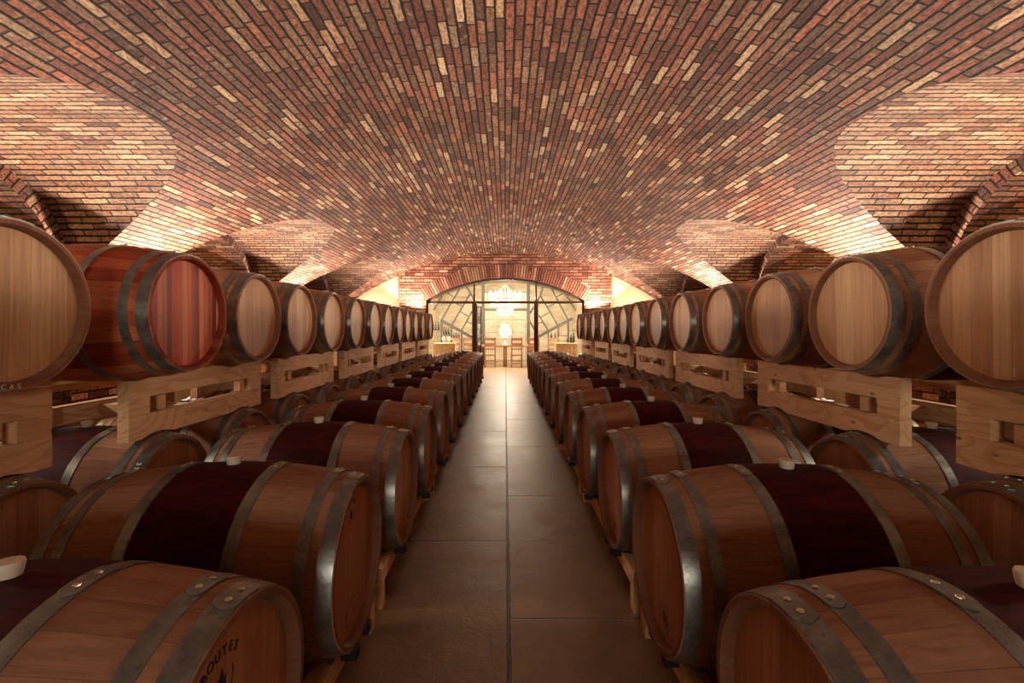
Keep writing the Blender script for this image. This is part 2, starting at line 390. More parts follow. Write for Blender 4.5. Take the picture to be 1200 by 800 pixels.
def grid_uv(name, rows, uvs, mat, smooth=True):
    """rows[i][j] points; uvs[i][j] (u,v) metres"""
    bm = bmesh.new(); ul = bm.loops.layers.uv.new('UVMap')
    V = [[bm.verts.new(p) for p in r] for r in rows]
    for i in range(len(V) - 1):
        for j in range(len(V[0]) - 1):
            idx = ((i, j), (i+1, j), (i+1, j+1), (i, j+1))
            pts = [V[a][b] for a, b in idx]
            if (pts[0].co - pts[3].co).length < 1e-5 and (pts[1].co - pts[2].co).length < 1e-5: continue
            try: f = bm.faces.new(pts)
            except ValueError: continue
            f.smooth = smooth
            for l, (a, b) in zip(f.loops, idx): l[ul].uv = uvs[a][b]
    me = bpy.data.meshes.new(name); bm.to_mesh(me); bm.free()
    return link_mesh(name, me, mat)
def plane_uv(name, quads, mat):
    """quads = list of 4 (point, uv)"""
    bm = bmesh.new(); ul = bm.loops.layers.uv.new('UVMap')
    for q in quads:
        f = bm.faces.new([bm.verts.new(p) for p, _ in q])
        for l, (_, uv) in zip(f.loops, q): l[ul].uv = uv
    me = bpy.data.meshes.new(name); bm.to_mesh(me); bm.free()
    return link_mesh(name, me, mat)
def join(objs, name):
    """merge freshly made mesh objects into one mesh (same material)"""
    bm = bmesh.new(); mat = objs[0].data.materials[0]
    for o in objs: bm.from_mesh(o.data)
    me = bpy.data.meshes.new(name); bm.to_mesh(me); bm.free()
    for o in objs:
        d = o.data; bpy.data.objects.remove(o); bpy.data.meshes.remove(d)
    return link_mesh(name, me, mat)

# ------------------------------------------------------------------ floor
bm = bmesh.new(); box(bm, -6.6, 6.6, ZBACK - .1, 21.3, -.12, 0)
struct(obj('floor', bm, M['floor']), 'polished concrete slab floor with dark joints')

# ------------------------------------------------------------------ main vault
arc = lambda x: RV*math.asin(x/RV)
ys = [ZBACK + (ZEND - ZBACK)*i/40 for i in range(41)]
xs = [-XT + 2*XT*i/40 for i in range(41)]
pieces = [grid_uv('vault', [[(x, y, F(x)) for y in ys] for x in xs], [[(y, arc(x)) for y in ys] for x in xs], M['brick'])]
segs = [(None, LUN[i], LUN[i+1]) for i in range(4)] + [(ZEND, LUN[4], None)]
ts = [i/26 for i in range(27)]
xx = [XT + (XW - XT)*t**2.0 for t in ts]
for s in (-1, 1):
    for fixed, a, b in segs:
        rows, uvs = [], []
        for x in xx:
            g = Ginv(F(x)) if x > XT else 0
            y0 = a + g if a is not None else min(fixed, b - g)
            y1 = b - g if b is not None else max(fixed, a + g)
            r = [(s*x, y0 + (y1 - y0)*j/10, F(x)) for j in range(11)]
            rows.append(r); uvs.append([(p[1], s*arc(x)) for p in r])
        pieces.append(grid_uv('leg', rows, uvs, M['brick']))
struct(join(pieces, 'ceiling'), 'long shallow brick barrel vault')

# ------------------------------------------------------------------ side lunettes, ribs, niches
DW = Ginv(FW)
def parc(n=24):
    d = [-DW + 2*DW*i/n for i in range(n + 1)]; L = [0]
    for a, b in zip(d, d[1:]): L.append(L[-1] + math.hypot(b - a, G(b) - G(a)))
    return d, L
for s in (-1, 1):
    side = 'left' if s < 0 else 'right'
    for zc in LUN:
        d, L = parc(30)
        # soffit between the groin and the side wall
        rows, uvs = [], []
        for dd, ll in zip(d, L):
            z = G(dd); x0 = math.sqrt(max(0, RV*RV - (z - EYE - CV)**2)) if dd else XT
            x0 = min(max(x0, XT), XW)
            rows.append([(s*(x0 + (XW - x0)*j/8), zc + dd, z) for j in range(9)])
            uvs.append([(x0 + (XW - x0)*j/8, ll + .013) for j in range(9)])
        struct(grid_uv('ceiling_lunette', rows, uvs, M['brick_lunette']), 'brick lunette cutting into the main vault')
        # rib ring facing the aisle, stepping down into the niche
        T = .13
        def inner(dd):
            k = (DW - T)/DW; return dd*k, G(dd) - T*(1 - .15*abs(dd/DW))
        rows = []; uvs = []
        for dd, ll in zip(d, L):
            di, zi = inner(dd)
            rows.append([(s*XW, zc + dd, G(dd)), (s*XW, zc + di, zi)]); uvs.append([(.02, ll), (.02 + T, ll)])
        rows.insert(0, [(s*XW, zc - DW, 0), (s*XW, zc - DW + T, 0)]); uvs.insert(0, [(.02, -2.1), (.02 + T, -2.1)])
        rows.append([(s*XW, zc + DW, 0), (s*XW, zc + DW - T, 0)]); uvs.append([(.02, L[-1] + 2.1), (.02 + T, L[-1] + 2.1)])
        struct(grid_uv('trim_arch_rib', rows, uvs, M['brick_rib'], False), 'brick rib round the niche opening')
        # niche soffit and side walls
        rows = []; uvs = []
        lo = [(-DW + T, 0, -2.1)] + [(*inner(dd), ll) for dd, ll in zip(d, L)] + [(DW - T, 0, L[-1] + 2.1)]
        for di, zi, ll in lo:
            rows.append([(s*(XW + (XN - XW)*j/4), zc + di, zi) for j in range(5)]); uvs.append([(XW + (XN - XW)*j/4, ll) for j in range(5)])
        struct(grid_uv('wall_niche_' + side, rows, uvs, M['brick'], False), 'brick niche behind the barrels')
        # niche end wall, plastered
        bm = bmesh.new(); pts = [(s*XN, zc + di, zi) for di, zi, _ in lo]
        bm.faces.new([bm.verts.new(p) for p in pts])
        struct(obj('wall_niche_end_' + side, bm, M['cream']), 'cream plaster at the end of the niche')
    # pier faces at the side wall
    q = []
    ends = [v for zc in LUN for v in (zc - DW, zc + DW)][1:] + [ZEND]
    for a, b in zip(ends[::2], ends[1::2]):
        if b - a > .02: q.append([((s*XW, a, 0), (a, 0)), ((s*XW, b, 0), (b, 0)), ((s*XW, b, FW), (b, FW)), ((s*XW, a, FW), (a, FW))])
    struct(plane_uv('wall_' + side, q, M['brick_wall']), 'brick piers between the niches')
bm = bmesh.new(); box(bm, -6.2, 6.2, ZBACK - .2, ZBACK, 0, 3.8); struct(obj('wall_back', bm, M['plaster']))

# ------------------------------------------------------------------ end wall with the glazed arch
HW, ZS, ZCR = 2.30, EYE + .867, EYE + 1.536
sag = ZCR - ZS; RA = (HW*HW + sag*sag)/(2*sag); CA = ZCR - RA
def A(x, r=RA): return CA + math.sqrt(max(0, r*r - x*x))
TR = .38; BX = 3.07; YB, YP = ZEND - .10, ZEND
a_s = math.asin(HW/RA)
# brick field: columns from the outer edge of the ring to the vault
HWo = (RA + TR)*math.sin(a_s); zso = CA + (RA + TR)*math.cos(a_s)
quads = []
def colq(xa, xb, za, zb, zc_, zd): quads.append([((xa, YB, za), (xa, za)), ((xb, YB, zb), (xb, zb)), ((xb, YB, zc_), (xb, zc_)), ((xa, YB, zd), (xa, zd))])
n = 40
for i in range(n):
    xa, xb = -HWo + 2*HWo*i/n, -HWo + 2*HWo*(i + 1)/n
    colq(xa, xb, A(xa, RA + TR), A(xb, RA + TR), F(xb), F(xa))
for s in (-1, 1):
    e = sorted((s*HWo, s*BX)); m = 4
    for i in range(m):
        xa = e[0] + (e[1] - e[0])*i/m; xb = e[0] + (e[1] - e[0])*(i + 1)/m
        colq(xa, xb, 0, 0, F(xb), F(xa))
    # below the ring's foot, between jamb and HWo
    if s > 0: quads.append([((HW, YB, 0), (HW, 0)), ((HWo, YB, 0), (HWo, 0)), ((HWo, YB, zso), (HWo, zso)), ((HW, YB, ZS), (HW, ZS))])
    else: quads.append([((-HWo, YB, 0), (-HWo, 0)), ((-HW, YB, 0), (-HW, 0)), ((-HW, YB, ZS), (-HW, ZS)), ((-HWo, YB, zso), (-HWo, zso))])
    # return of the projecting brick panel
    quads.append([((s*BX, YB, 0), (0, 0)), ((s*BX, YP + .02, 0), (.12, 0)), ((s*BX, YP + .02, F(BX)), (.12, F(BX))), ((s*BX, YB, F(BX)), (0, F(BX)))])
struct(plane_uv('wall_end', quads, M['brick_wall']), 'brick end wall around the glazed arch')
# ring of radial bricks + soffit of the opening
rows, uvs, rows2, uvs2 = [], [], [], []
for i in range(61):
    a = -a_s + 2*a_s*i/60
    rows.append([((RA + r)*math.sin(a), YB - .006, CA + (RA + r)*math.cos(a)) for r in (0, TR)]); uvs.append([(.0, a*RA), (TR, a*RA)])
    rows2.append([(RA*math.sin(a), y, CA + RA*math.cos(a)) for y in (YB - .006, YB + .36)]); uvs2.append([(0, a*RA), (.36, a*RA)])
struct(grid_uv('trim_arch_ring', rows, uvs, M['brick_ring'], False), 'ring of upright bricks over the glazed arch')
for s, lst in ((-1, 0), (1, -1)):
    r = [(s*HW, y, 0) for y in (YB - .006, YB + .36)]
    if s < 0: rows2.insert(0, r); uvs2.insert(0, [(0, -a_s*RA - ZS), (.36, -a_s*RA - ZS)])
    else: rows2.append(r); uvs2.append([(0, a_s*RA + ZS), (.36, a_s*RA + ZS)])
struct(grid_uv('trim_arch_reveal', rows2, uvs2, M['brick_wall'], False), 'brick reveal of the glazed arch')
# plaster sides
bm = bmesh.new()
for s in (-1, 1):
    m = 10
    for i in range(m):
        xa = s*(BX + (XW + .1 - BX)*i/m); xb = s*(BX + (XW + .1 - BX)*(i + 1)/m)
        bm.faces.new([bm.verts.new(p) for p in ((xa, YP, 0), (xb, YP, 0), (xb, YP, F(xb)), (xa, YP, F(xa)))])
struct(obj('wall_end_plaster', bm, M['plaster']), 'smooth plaster of the end wall beside the brick')

# glazed steel partition in the arch
YG = YB + .13
ZTR = EYE + .82
part = struct(thing('window_1', (0, YG, 0), 'dark steel glazed partition filling the brick arch', 'window'))
del part['category']
def arcbar(bm, r, y0, y1, x_lim, th, cc=CA, n=48, foot=True):
    a = math.asin(min(1, x_lim/r)); P = []
    for i in range(n + 1):
        t = -a + 2*a*i/n; P.append(((r*math.sin(t), cc + r*math.cos(t)), ((r - th)*math.sin(t), cc + (r - th)*math.cos(t))))
    vs = [[bm.verts.new((p[0], y, p[1])) for p, y in ((o, y0), (i_, y0), (i_, y1), (o, y1))] for o, i_ in P]
    for u, v in zip(vs, vs[1:]):
        for k in range(4): bm.faces.new((u[k], u[(k+1) % 4], v[(k+1) % 4], v[k]))
    bm.faces.new(vs[0][::-1]); bm.faces.new(vs[-1])
bm = bmesh.new()
arcbar(bm, RA - .002, -.03, .03, HW - .01, .055)
box(bm, -HW + .002, -HW + .05, -.03, .03, 0, ZS, 0); box(bm, HW - .05, HW - .002, -.03, .03, 0, ZS, 0)
obj('window_frame', bm, M['rust'], part)
bm = bmesh.new(); box(bm, -HW + .05, HW - .05, -.032, .032, ZTR - .035, ZTR + .035, .004); obj('transom', bm, M['rust'], part)
for x in (-.905, .905):
    bm = bmesh.new(); box(bm, x - .028, x + .028, -.03, .03, ZTR + .03, A(x) - .03, .003); obj('mullion', bm, M['rust'], part)
    bm = bmesh.new(); box(bm, x - .062, x + .062, -.04, .04, 0, ZTR - .03, .004); obj('door_post', bm, M['rust'], part)
def pane(xa, xb, z0, top):
    bm = bmesh.new(); m = 10; up = [bm.verts.new((xa + (xb - xa)*i/m, 0, top(xa + (xb - xa)*i/m))) for i in range(m + 1)]
    lo = [bm.verts.new((xb, 0, z0)), bm.verts.new((xa, 0, z0))]; f = bm.faces.new(up + lo)
    r = bmesh.ops.extrude_face_region(bm, geom=[f])
    for v in r['geom']:
        if isinstance(v, bmesh.types.BMVert): v.co.y += .01
    obj('pane', bm, M['glass'], part)
top = lambda x: A(x) - .05
for a, b in ((-2.2, -.93), (-.88, .88), (.93, 2.2)): pane(a, b, ZTR + .035, top)
for a, b in ((-2.25, -.967), (.967, 2.25)): pane(a, b, .02, lambda x: ZTR - .035)
dr = thing('door_1', (-.84, YG + .04, 0), 'open steel and glass door leaf turned into the tasting room', 'door'); del dr['category']; struct(dr)
dr.rotation_euler = (0, 0, math.radians(84))
bm = bmesh.new()
for b_ in ((0, .05, 0, 2.09), (.8, .85, 0, 2.09)): box(bm, b_[0], b_[1], -.02, .02, b_[2], b_[3])
for z in (0.02, 1.0, 2.04): box(bm, .05, .8, -.02, .02, z, z + .05)
obj('door_frame', bm, M['greysteel'], dr)
bm = bmesh.new(); box(bm, .05, .8, -.004, .004, .07, 2.04); obj('pane', bm, M['glass'], dr)
bm = bmesh.new(); bar(bm, (.76, -.05, .95), (.76, -.05, 1.2), .02); bar(bm, (.76, 0, .97), (.76, -.05, .97), .015); bar(bm, (.76, 0, 1.18), (.76, -.05, 1.18), .015); obj('door_handle', bm, M['rivet'], dr)

# ------------------------------------------------------------------ tasting room shell
RW = 3.0; YR = 21.0; Yr0 = YB + .38
bm = bmesh.new(); ul = bm.loops.layers.uv.new('UVMap')
def wallq(pts, uv):
    f = bm.faces.new([bm.verts.new(p) for p in pts])
    for l, u in zip(f.loops, uv): l[ul].uv = u
def FR(x): return EYE + 2.15 - (x*x)*.085
m = 16
for i in range(m):
    xa, xb = -RW + 2*RW*i/m, -RW + 2*RW*(i+1)/m
    wallq(((xa, YR, 0), (xb, YR, 0), (xb, YR, FR(xb)), (xa, YR, FR(xa))), ((xa, 0), (xb, 0), (xb, FR(xb)), (xa, FR(xa))))
struct(obj('wall_tasting_room', bm, M['stone_wall']), 'cream stone back wall of the tasting room')
bm = bmesh.new(); ul = bm.loops.layers.uv.new('UVMap')
for s in (-1, 1):
    wallq(((s*RW, Yr0, 0), (s*RW, YR, 0), (s*RW, YR, FR(RW)), (s*RW, Yr0, FR(RW))), ((Yr0, 0), (YR, 0), (YR, FR(RW)), (Yr0, FR(RW))))
struct(obj('wall_tasting_room_side', bm, M['stone_wall']))
rows = [[(-RW + 2*RW*i/m, y, FR(-RW + 2*RW*i/m)) for y in (Yr0 - .03, YR)] for i in range(m + 1)]
uvs = [[(y, -RW + 2*RW*i/m) for y in (Yr0, YR)] for i in range(m + 1)]
o = grid_uv('ceiling_tasting_room', rows, uvs, M['cream']); struct(o)
# closure above the arch, seen only through the glass
bm = bmesh.new()
for i in range(m):
    xa, xb = -HW + 2*HW*i/m, -HW + 2*HW*(i+1)/m
    bm.faces.new([bm.verts.new(p) for p in ((xa, YB + .36, A(xa)), (xb, YB + .36, A(xb)), (xb, YB + .36, FR(xb) + .02), (xa, YB + .36, FR(xa) + .02))])
for s in (-1, 1):
    bm.faces.new([bm.verts.new(p) for p in ((s*HW, YB + .36, 0), (s*RW, YB + .36, 0), (s*RW, YB + .36, FR(RW) + .02), (s*HW, YB + .36, FR(HW) + .02))])
struct(obj('wall_partition_inside', bm, M['cream']))
bm = bmesh.new(); box(bm, -RW, RW, YR - .03, YR, 0, .12); struct(obj('baseboard_back', bm, M['cream']))

# ------------------------------------------------------------------ barrels
L2, RH, RB = .48, .29, .345
def rad(x): return RB - (RB - RH)*(x/L2)**2
REC = .032
def body_mesh():
    bm = bmesh.new(); prof = []
    prof.append((-L2 + REC + .012, RH - .028)); prof.append((-L2 + .012, RH - .022)); prof.append((-L2, RH - .016))
    for i in range(25):
        x = -L2 + 2*L2*i/24; prof.append((x, rad(x)))
    prof += [(L2, RH - .016), (L2 - .012, RH - .022), (L2 - REC - .012, RH - .028)]
    lathe(bm, prof, 58); me = bpy.data.meshes.new('staves')
    bmesh.ops.recalc_face_normals(bm, faces=bm.faces)
    for f in bm.faces: f.smooth = True
    for e in bm.edges:
        if len(e.link_faces) == 2 and e.calc_face_angle() > .45: e.smooth = False
    bm.to_mesh(me); bm.free(); return me
def head_mesh(sx):
    bm = bmesh.new(); x = sx*(L2 - REC)
    lathe(bm, [(x - sx*.02, 0), (x - sx*.02, RH - .02), (x, RH - .025), (x + sx*.001, 0)], 48); me = bpy.data.meshes.new('head')
    bmesh.ops.recalc_face_normals(bm, faces=bm.faces); bm.to_mesh(me); bm.free(); return me
def hoop_mesh(xa, xb, ang, rev=False):
    """band with a lapped, rounded end and two rivets"""
    bm = bmesh.new(); th = .0028
    lathe(bm, [(xa, rad(xa) - .004), (xa, rad(xa) + th), (xb, rad(xb) + th), (xb, rad(xb) - .004)], 64)
    # lap
    xm = (xa + xb)/2; w = abs(xb - xa)/2; n = 10; span = .34; ring = []
    for i in range(n + 1):
        a = ang + span*i/n; k = 1.0
        back = (span*(i if rev else n - i)/n)*RB
        if back < w: k = math.sqrt(max(.02, 1 - (1 - back/w)**2))
        row = []
        for f in (-1, 1):
            x = xm + f*w*k; r = rad(x) + th
            row += [(x, r, a), (x, r + .0028, a)]
        ring.append([bm.verts.new((x, r*math.cos(a_), r*math.sin(a_))) for x, r, a_ in row])
    for u, v in zip(ring, ring[1:]):
        for p, q in ((0, 1), (1, 3), (3, 2)): bm.faces.new((u[p], u[q], v[q], v[p]))
    bm.faces.new([ring[-1][i] for i in (0, 1, 3, 2)]); bm.faces.new([ring[0][i] for i in (0, 1, 3, 2)])
    for fr in (.30, .72):
        a = ang + span*fr; r = rad(xm) + .0055; d = Vector((0, math.cos(a), math.sin(a))); q = d.to_track_quat('Z', 'Y')
        base = Vector((xm, r*math.cos(a), r*math.sin(a))); prev = None
        for hgt, rr in ((0, .0075), (.0025, .0065), (.004, .0035)):
            cur = [bm.verts.new(base + q @ Vector((rr*math.cos(2*PI*i/10), rr*math.sin(2*PI*i/10), hgt))) for i in range(10)]
            if prev:
                for i in range(10): bm.faces.new((prev[i], prev[(i+1) % 10], cur[(i+1) % 10], cur[i])).material_index = 1
            prev = cur
        bm.faces.new(prev).material_index = 1
    me = bpy.data.meshes.new('hoop'); bmesh.ops.recalc_face_normals(bm, faces=bm.faces)
    for f in bm.faces: f.smooth = True
    for e in bm.edges:
        if len(e.link_faces) == 2 and e.calc_face_angle() > .5: e.smooth = False
    bm.to_mesh(me); bm.free(); return me
HOOPS = [(.428, .477, 1.35), (.360, .398, 1.28), (.150, .190, 1.42)]
body_me = body_mesh(); heads = [head_mesh(-1), head_mesh(1)]
def mk_hoops(rev):
    out = []
    for a, b, an in HOOPS:
        ang = PI - an - .34 if rev else an
        out += [hoop_mesh(a, b, ang, rev), hoop_mesh(-b, -a, ang, rev)]
    return out
hoop_me = {False: mk_hoops(False), True: mk_hoops(True)}
for l in hoop_me.values():
    for me in l: me.materials.append(M['hoop']); me.materials.append(M['rivet'])
bm = bmesh.new(); lathe(bm, [(RB - .01, 0), (RB - .01, .021), (RB + .004, .0235), (RB + .024, .027), (RB + .029, .025), (RB + .0295, 0)], 24, 'z')
bung_me = bpy.data.meshes.new('bung'); bmesh.ops.recalc_face_normals(bm, faces=bm.faces)
for f in bm.faces: f.smooth = True
for e in bm.edges:
    if len(e.link_faces) == 2 and e.calc_face_angle() > .7: e.smooth = False
bm.to_mesh(bm and bung_me); bm.free(); bung_me.materials.append(M['bung'])
def mat_copy(me, m):
    c = me.copy(); c.materials.clear(); c.materials.append(m); return c
kits = {}
for key, st, hd in (('oak', M['stave'], M['head']), ('old_shaded', M['stave_old_shaded'], M['head_old_shaded']), ('red', M['stave_red'], M['head_red'])):
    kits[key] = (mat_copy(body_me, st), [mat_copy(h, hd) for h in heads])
def build_barrel(kit, rev, bung):
    r = bpy.data.objects.new('wine_barrel', None); C.objects.link(r); r.empty_display_size = .1
    b, hs = kits[kit]
    def part(n, me): o = bpy.data.objects.new(n, me); C.objects.link(o); o.parent = r; return o
    part('staves', b)
    for h in hs: part('head', h)
    for me in hoop_me[rev]: part('hoop', me)
    if bung: part('bung', bung_me)
    return r
def copy_tree(o, parent=None):
    c = o.copy(); C.objects.link(c); c.parent = parent
    for ch in list(o.children): copy_tree(ch, c)
    return c
protos = {}
ORD = ['first', 'second', 'third', 'fourth', 'fifth', 'sixth', 'seventh', 'eighth', 'ninth', 'tenth', 'eleventh', 'twelfth', 'thirteenth', 'fourteenth']
def barrel(s, xhead, y, z, kit, label, group, roll=None, bung=True):
    """s=-1 left of the aisle (head faces +x), s=1 right of it (head faces -x)"""
    key = (kit, s, bung)
    if key not in protos: r = protos[key] = build_barrel(kit, s > 0, bung)
    else: r = copy_tree(protos[key])
    r.location = (s*(xhead + L2), y, z)
    tilt = random.uniform(-.05, .05) if roll is None else roll
    r.rotation_euler = (tilt, 0, 0) if s < 0 else (-tilt, 0, PI)
    tag(r, label, 'barrel', group)
    return r
SIDE = {-1: "on the red barrel's side", 1: 'opposite the red barrel'}
ZL, ZL2, ZU = EYE - .841, EYE - .864, EYE + .087
low, low2, upp = {}, {}, {}
NLOW = 14
for s in (-1, 1):
    for k in range(NLOW):
        y = (.93 if s < 0 else .90) + .79*k
        xh = (.53 if s < 0 else .545)
        low[s, k] = barrel(s, xh + random.uniform(-.006, .006), y, ZL, 'old_shaded', 'oak barrel, %s from the camera, in the aisle-edge floor row %s' % (ORD[k], SIDE[s]), 'aisle-edge floor row of barrels ' + SIDE[s])
        if k >= 1:
            low2[s, k] = barrel(s, 1.785 + random.uniform(-.008, .008), y, ZL2, 'old_shaded', 'oak barrel, %s from the camera, in the rear floor row %s' % (ORD[k-1], SIDE[s]), 'rear floor row of barrels ' + SIDE[s])
UPL = [(1.67, 1.585), (1.59, 2.365), (1.675, 3.19), (1.72, 3.96), (1.73, 4.73), (1.733, 5.5), (1.73, 6.26), (1.733, 7.0), (1.735, 7.77), (1.755, 8.5), (1.75, 9.25), (1.74, 10.0), (1.72, 10.85)]
UPR = [(1.75, 1.65), (1.765, 2.42), (1.80, 3.2), (1.81, 3.98), (1.788, 4.78), (1.781, 5.57), (1.765, 6.37), (1.785, 7.13), (1.785, 7.88), (1.78, 8.64), (1.765, 9.45), (1.75, 10.25), (1.746, 11.1)]
for s, lst in ((-1, UPL), (1, UPR)):
    for k, (xh, y) in enumerate(lst):
        kit = 'red' if (s < 0 and k == 1) else 'oak'
        lab = 'red-stained barrel with reddish head boards and staves, on the pine rack' if kit == 'red' else 'pale oak barrel, %s from the camera, in the upper row %s' % (ORD[k], SIDE[s])
        upp[s, k] = barrel(s, xh, y, ZU, kit, lab, 'upper row of barrels ' + SIDE[s], bung=False)

# ------------------------------------------------------------------ timber racks carrying the upper barrels
XPL, XPR = 1.87, 1.905
def rack(s, y0, y1, k):
    xf = XPL if s < 0 else XPR; th = .058; D = .66
    ym = (y0 + y1)/2; h = (y1 - y0)/2
    r = thing('timber_barrel_rack', (0, ym, 0), 'pine rack under the upper barrels, %s from the camera, %s' % (ORD[k], SIDE[s]), 'rack', 'pine racks under the upper barrels ' + SIDE[s])
    ztop, zbot = EYE - .230, EYE - .560
    pl = .116
    ups = [(o.location.x*s, o.location.y) for (q, _), o in upp.items() if q == s]
    dns = [(o.location.x*s, o.location.y) for (q, _), o in low2.items() if q == s]
    def edge(bars, zc, xa, xb, y, z, sign):
        """cradle: keep the plank edge clear of the barrels it carries or stands on"""
        for cx, cy in bars:
            rr = max(rad(min(L2, abs(x - cx))) for x in (xa, (xa + xb)/2, xb)) + .004; d = abs(y - cy)
            if d < rr:
                lim = zc + sign*math.sqrt(rr*rr - d*d); z = min(z, lim) if sign < 0 else max(z, lim)
        return z
    def bx(name, xa, xb, ya, yb, za, zb, mat, lo=None, hi=None):
        bm = bmesh.new(); e = sorted((s*xa, s*xb)); cx, cy, cz = (e[0]+e[1])/2, (ya+yb)/2, (za+zb)/2
        if lo is None and hi is None: box(bm, e[0]-cx, e[1]-cx, ya-cy, yb-cy, za-cz, zb-cz, .0025)
        else:
            n = 60; vs = []
            for i in range(n + 1):
                y = ya + (yb - ya)*i/n; a = lo(y) if lo else za; b = hi(y) if hi else zb
                vs.append([bm.verts.new((x - cx, y - cy, z - cz)) for x, z in ((e[0], a), (e[1], a), (e[1], b), (e[0], b))])
            for u, v in zip(vs, vs[1:]):
                for q in range(4): bm.faces.new((u[q], u[(q+1) % 4], v[(q+1) % 4], v[q]))
            bm.faces.new(vs[0][::-1]); bm.faces.new(vs[-1])
        obj(name, bm, mat, r, (cx, cy, cz))
    for xa in (xf, xf + D):
        xb = xa + th
        bx('top_plank', xa, xb, -h, h, ztop - pl, ztop, M['pine_y'], None, lambda y: edge(ups, ZU, xa, xb, y + ym, ztop, -1))
        bx('bottom_plank', xa, xb, -h, h, zbot, zbot + pl + .008, M['pine_y'], lambda y: edge(dns, ZL2, xa, xb, y + ym, zbot, 1), None)
        for q in (-1, 1):
            ya, yb = sorted((q*h, q*(h - .14))); bx('spacer_block', xa, xb, ya, yb, zbot + pl + .008, ztop - pl, M['pine_y'])
    for q in (-1, 1):
        ya, yb = sorted((q*(h - .215), q*(h - .265)))
        bx('cleat', xf + .008, xf + .056, ya, yb, zbot + .13, ztop - .122, M['pine_z'])
    bx('cross_rail', xf + th, xf + D, -.05, .05, zbot + .05, zbot + .10, M['pine_x'])
RL = [(.64, 1.92), (2.31, 3.56), (3.82, 5.07), (5.39, 6.61), (7.0, 8.15), (8.42, 9.65), (9.95, 11.25)]
RR = [(.70, 1.965), (2.245, 3.51), (3.83, 5.20), (5.42, 6.76), (7.1, 8.3), (8.6, 9.9), (10.25, 11.5)]
for s, lst in ((-1, RL), (1, RR)):
    for k, (a, b) in enumerate(lst): rack(s, a, b, k)

# ------------------------------------------------------------------ low floor racks under the barrels
def floor_rack(s, xh, y0, y1, ycs, zc, label, group):
    r = thing('floor_barrel_rack', (s*(xh + L2), (y0 + y1)/2, 0), label, 'rack', group)
    h = (y1 - y0)/2; yc = (y0 + y1)/2
    for xl in (.395, -.395):
        xa = s*(-xl); rr = rad(xl); topz = zc - rr
        bm = bmesh.new()
        # beam with a shallow cradle under each barrel
        n = 60; prof = []
        for i in range(n + 1):
            y = -h + 2*h*i/n; z = topz - .012
            for c in ycs:
                d = abs(y + yc - c)
                if d < .13: z = min(z + 0, z) if False else z
            cand = [zc - math.sqrt(max(0, rr*rr - (y + yc - c)**2)) for c in ycs if abs(y + yc - c) < rr]
            lim = min(cand) if cand else 9
            prof.append((y, min(topz + .022, lim - .001)))
        b0 = topz - .055
        vs = [[bm.verts.new((xa + dx, y, z)) for dx, z in ((-.032, b0), (.032, b0), (.032, zt), (-.032, zt))] for y, zt in prof]
        for u, v in zip(vs, vs[1:]):
            for q in range(4): bm.faces.new((u[q], u[(q+1) % 4], v[(q+1) % 4], v[q]))
        bm.faces.new(vs[0][::-1]); bm.faces.new(vs[-1]); obj('beam', bm, M['pine_y'], r)
        for q in (-1, 1):
            bm = bmesh.new(); ya, yb = sorted((q*h, q*(h - .06))); box(bm, xa - .032, xa + .032, ya, yb, 0, b0, .002); obj('leg', bm, M['pine_z'], r)
    for q in (-1, 1):
        bm = bmesh.new(); ya, yb = sorted((q*(h - .01), q*(h - .05))); box(bm, -.363, .363, ya, yb, .03, .09, .002); obj('cross_rail', bm, M['pine_x'], r)
    for c in ycs:
        for q in (-1, 1):
            bm = bmesh.new(); y = c - yc + q*.07
            xa = s*(-.455); zt = zc - math.sqrt(RH*RH - .095**2) - .004
            box(bm, xa - .022, xa + .034, y - .022, y + .022, zt - .042, zt, .004); obj('rubber_chock', bm, M['rubber'], r)
for s in (-1, 1):
    y00 = .93 if s < 0 else .90; xh = .53 if s < 0 else .545
    for m_ in range(NLOW//2):
        c0 = y00 + 1.58*m_; c1 = c0 + .79; a, b = c0 - .315, c1 + .36
        floor_rack(s, xh, a, b, (c0, c1), ZL, 'low pine floor rack, %s from the camera, aisle-edge row %s' % (ORD[m_], SIDE[s]), 'floor racks of the aisle-edge row ' + SIDE[s])
        floor_rack(s, 1.785, a if m_ else c1 - .30, b, (c0, c1) if m_ else (c1,), ZL2, 'low pine floor rack, %s from the camera, rear row %s' % (ORD[m_], SIDE[s]), 'floor racks of the rear row ' + SIDE[s])

# ------------------------------------------------------------------ writing on the barrels
def text_mesh(txt, size):
    cu = bpy.data.curves.new('t', 'FONT'); cu.body = txt; cu.size = size; cu.align_x = 'CENTER'; cu.align_y = 'CENTER'; cu.extrude = .0003; cu.offset = size*.012
    o = bpy.data.objects.new('t', cu); C.objects.link(o); bpy.context.view_layer.update()
    me = bpy.data.meshes.new_from_object(o.evaluated_get(bpy.context.evaluated_depsgraph_get())); bpy.data.objects.remove(o); return me
def on_head(s, yb, zb, X):
    """matrix: text x -> reading direction on the aisle-side head, text y -> up, in barrel space (front head at local +x)"""
    return Matrix(((0, 0, 1, X), (1, 0, 0, yb), (0, 1, 0, zb), (0, 0, 0, 1)))
def stamp(bar, name, items, mat, X=L2 - REC + .0014, label=None):
    """items = (text or mesh, y, z, size, rotation) laid out on the aisle-facing head, y to the reader's right"""
    bm = bmesh.new()
    for txt, y, z, size, rot in items:
        me = text_mesh(txt, size) if isinstance(txt, str) else txt
        me.transform(on_head(0, y, z, X) @ Matrix.Rotation(rot, 4, 'Z')); bm.from_mesh(me)
    o = obj(name, bm, mat, bar)
    if label: o['label'] = label
    return o
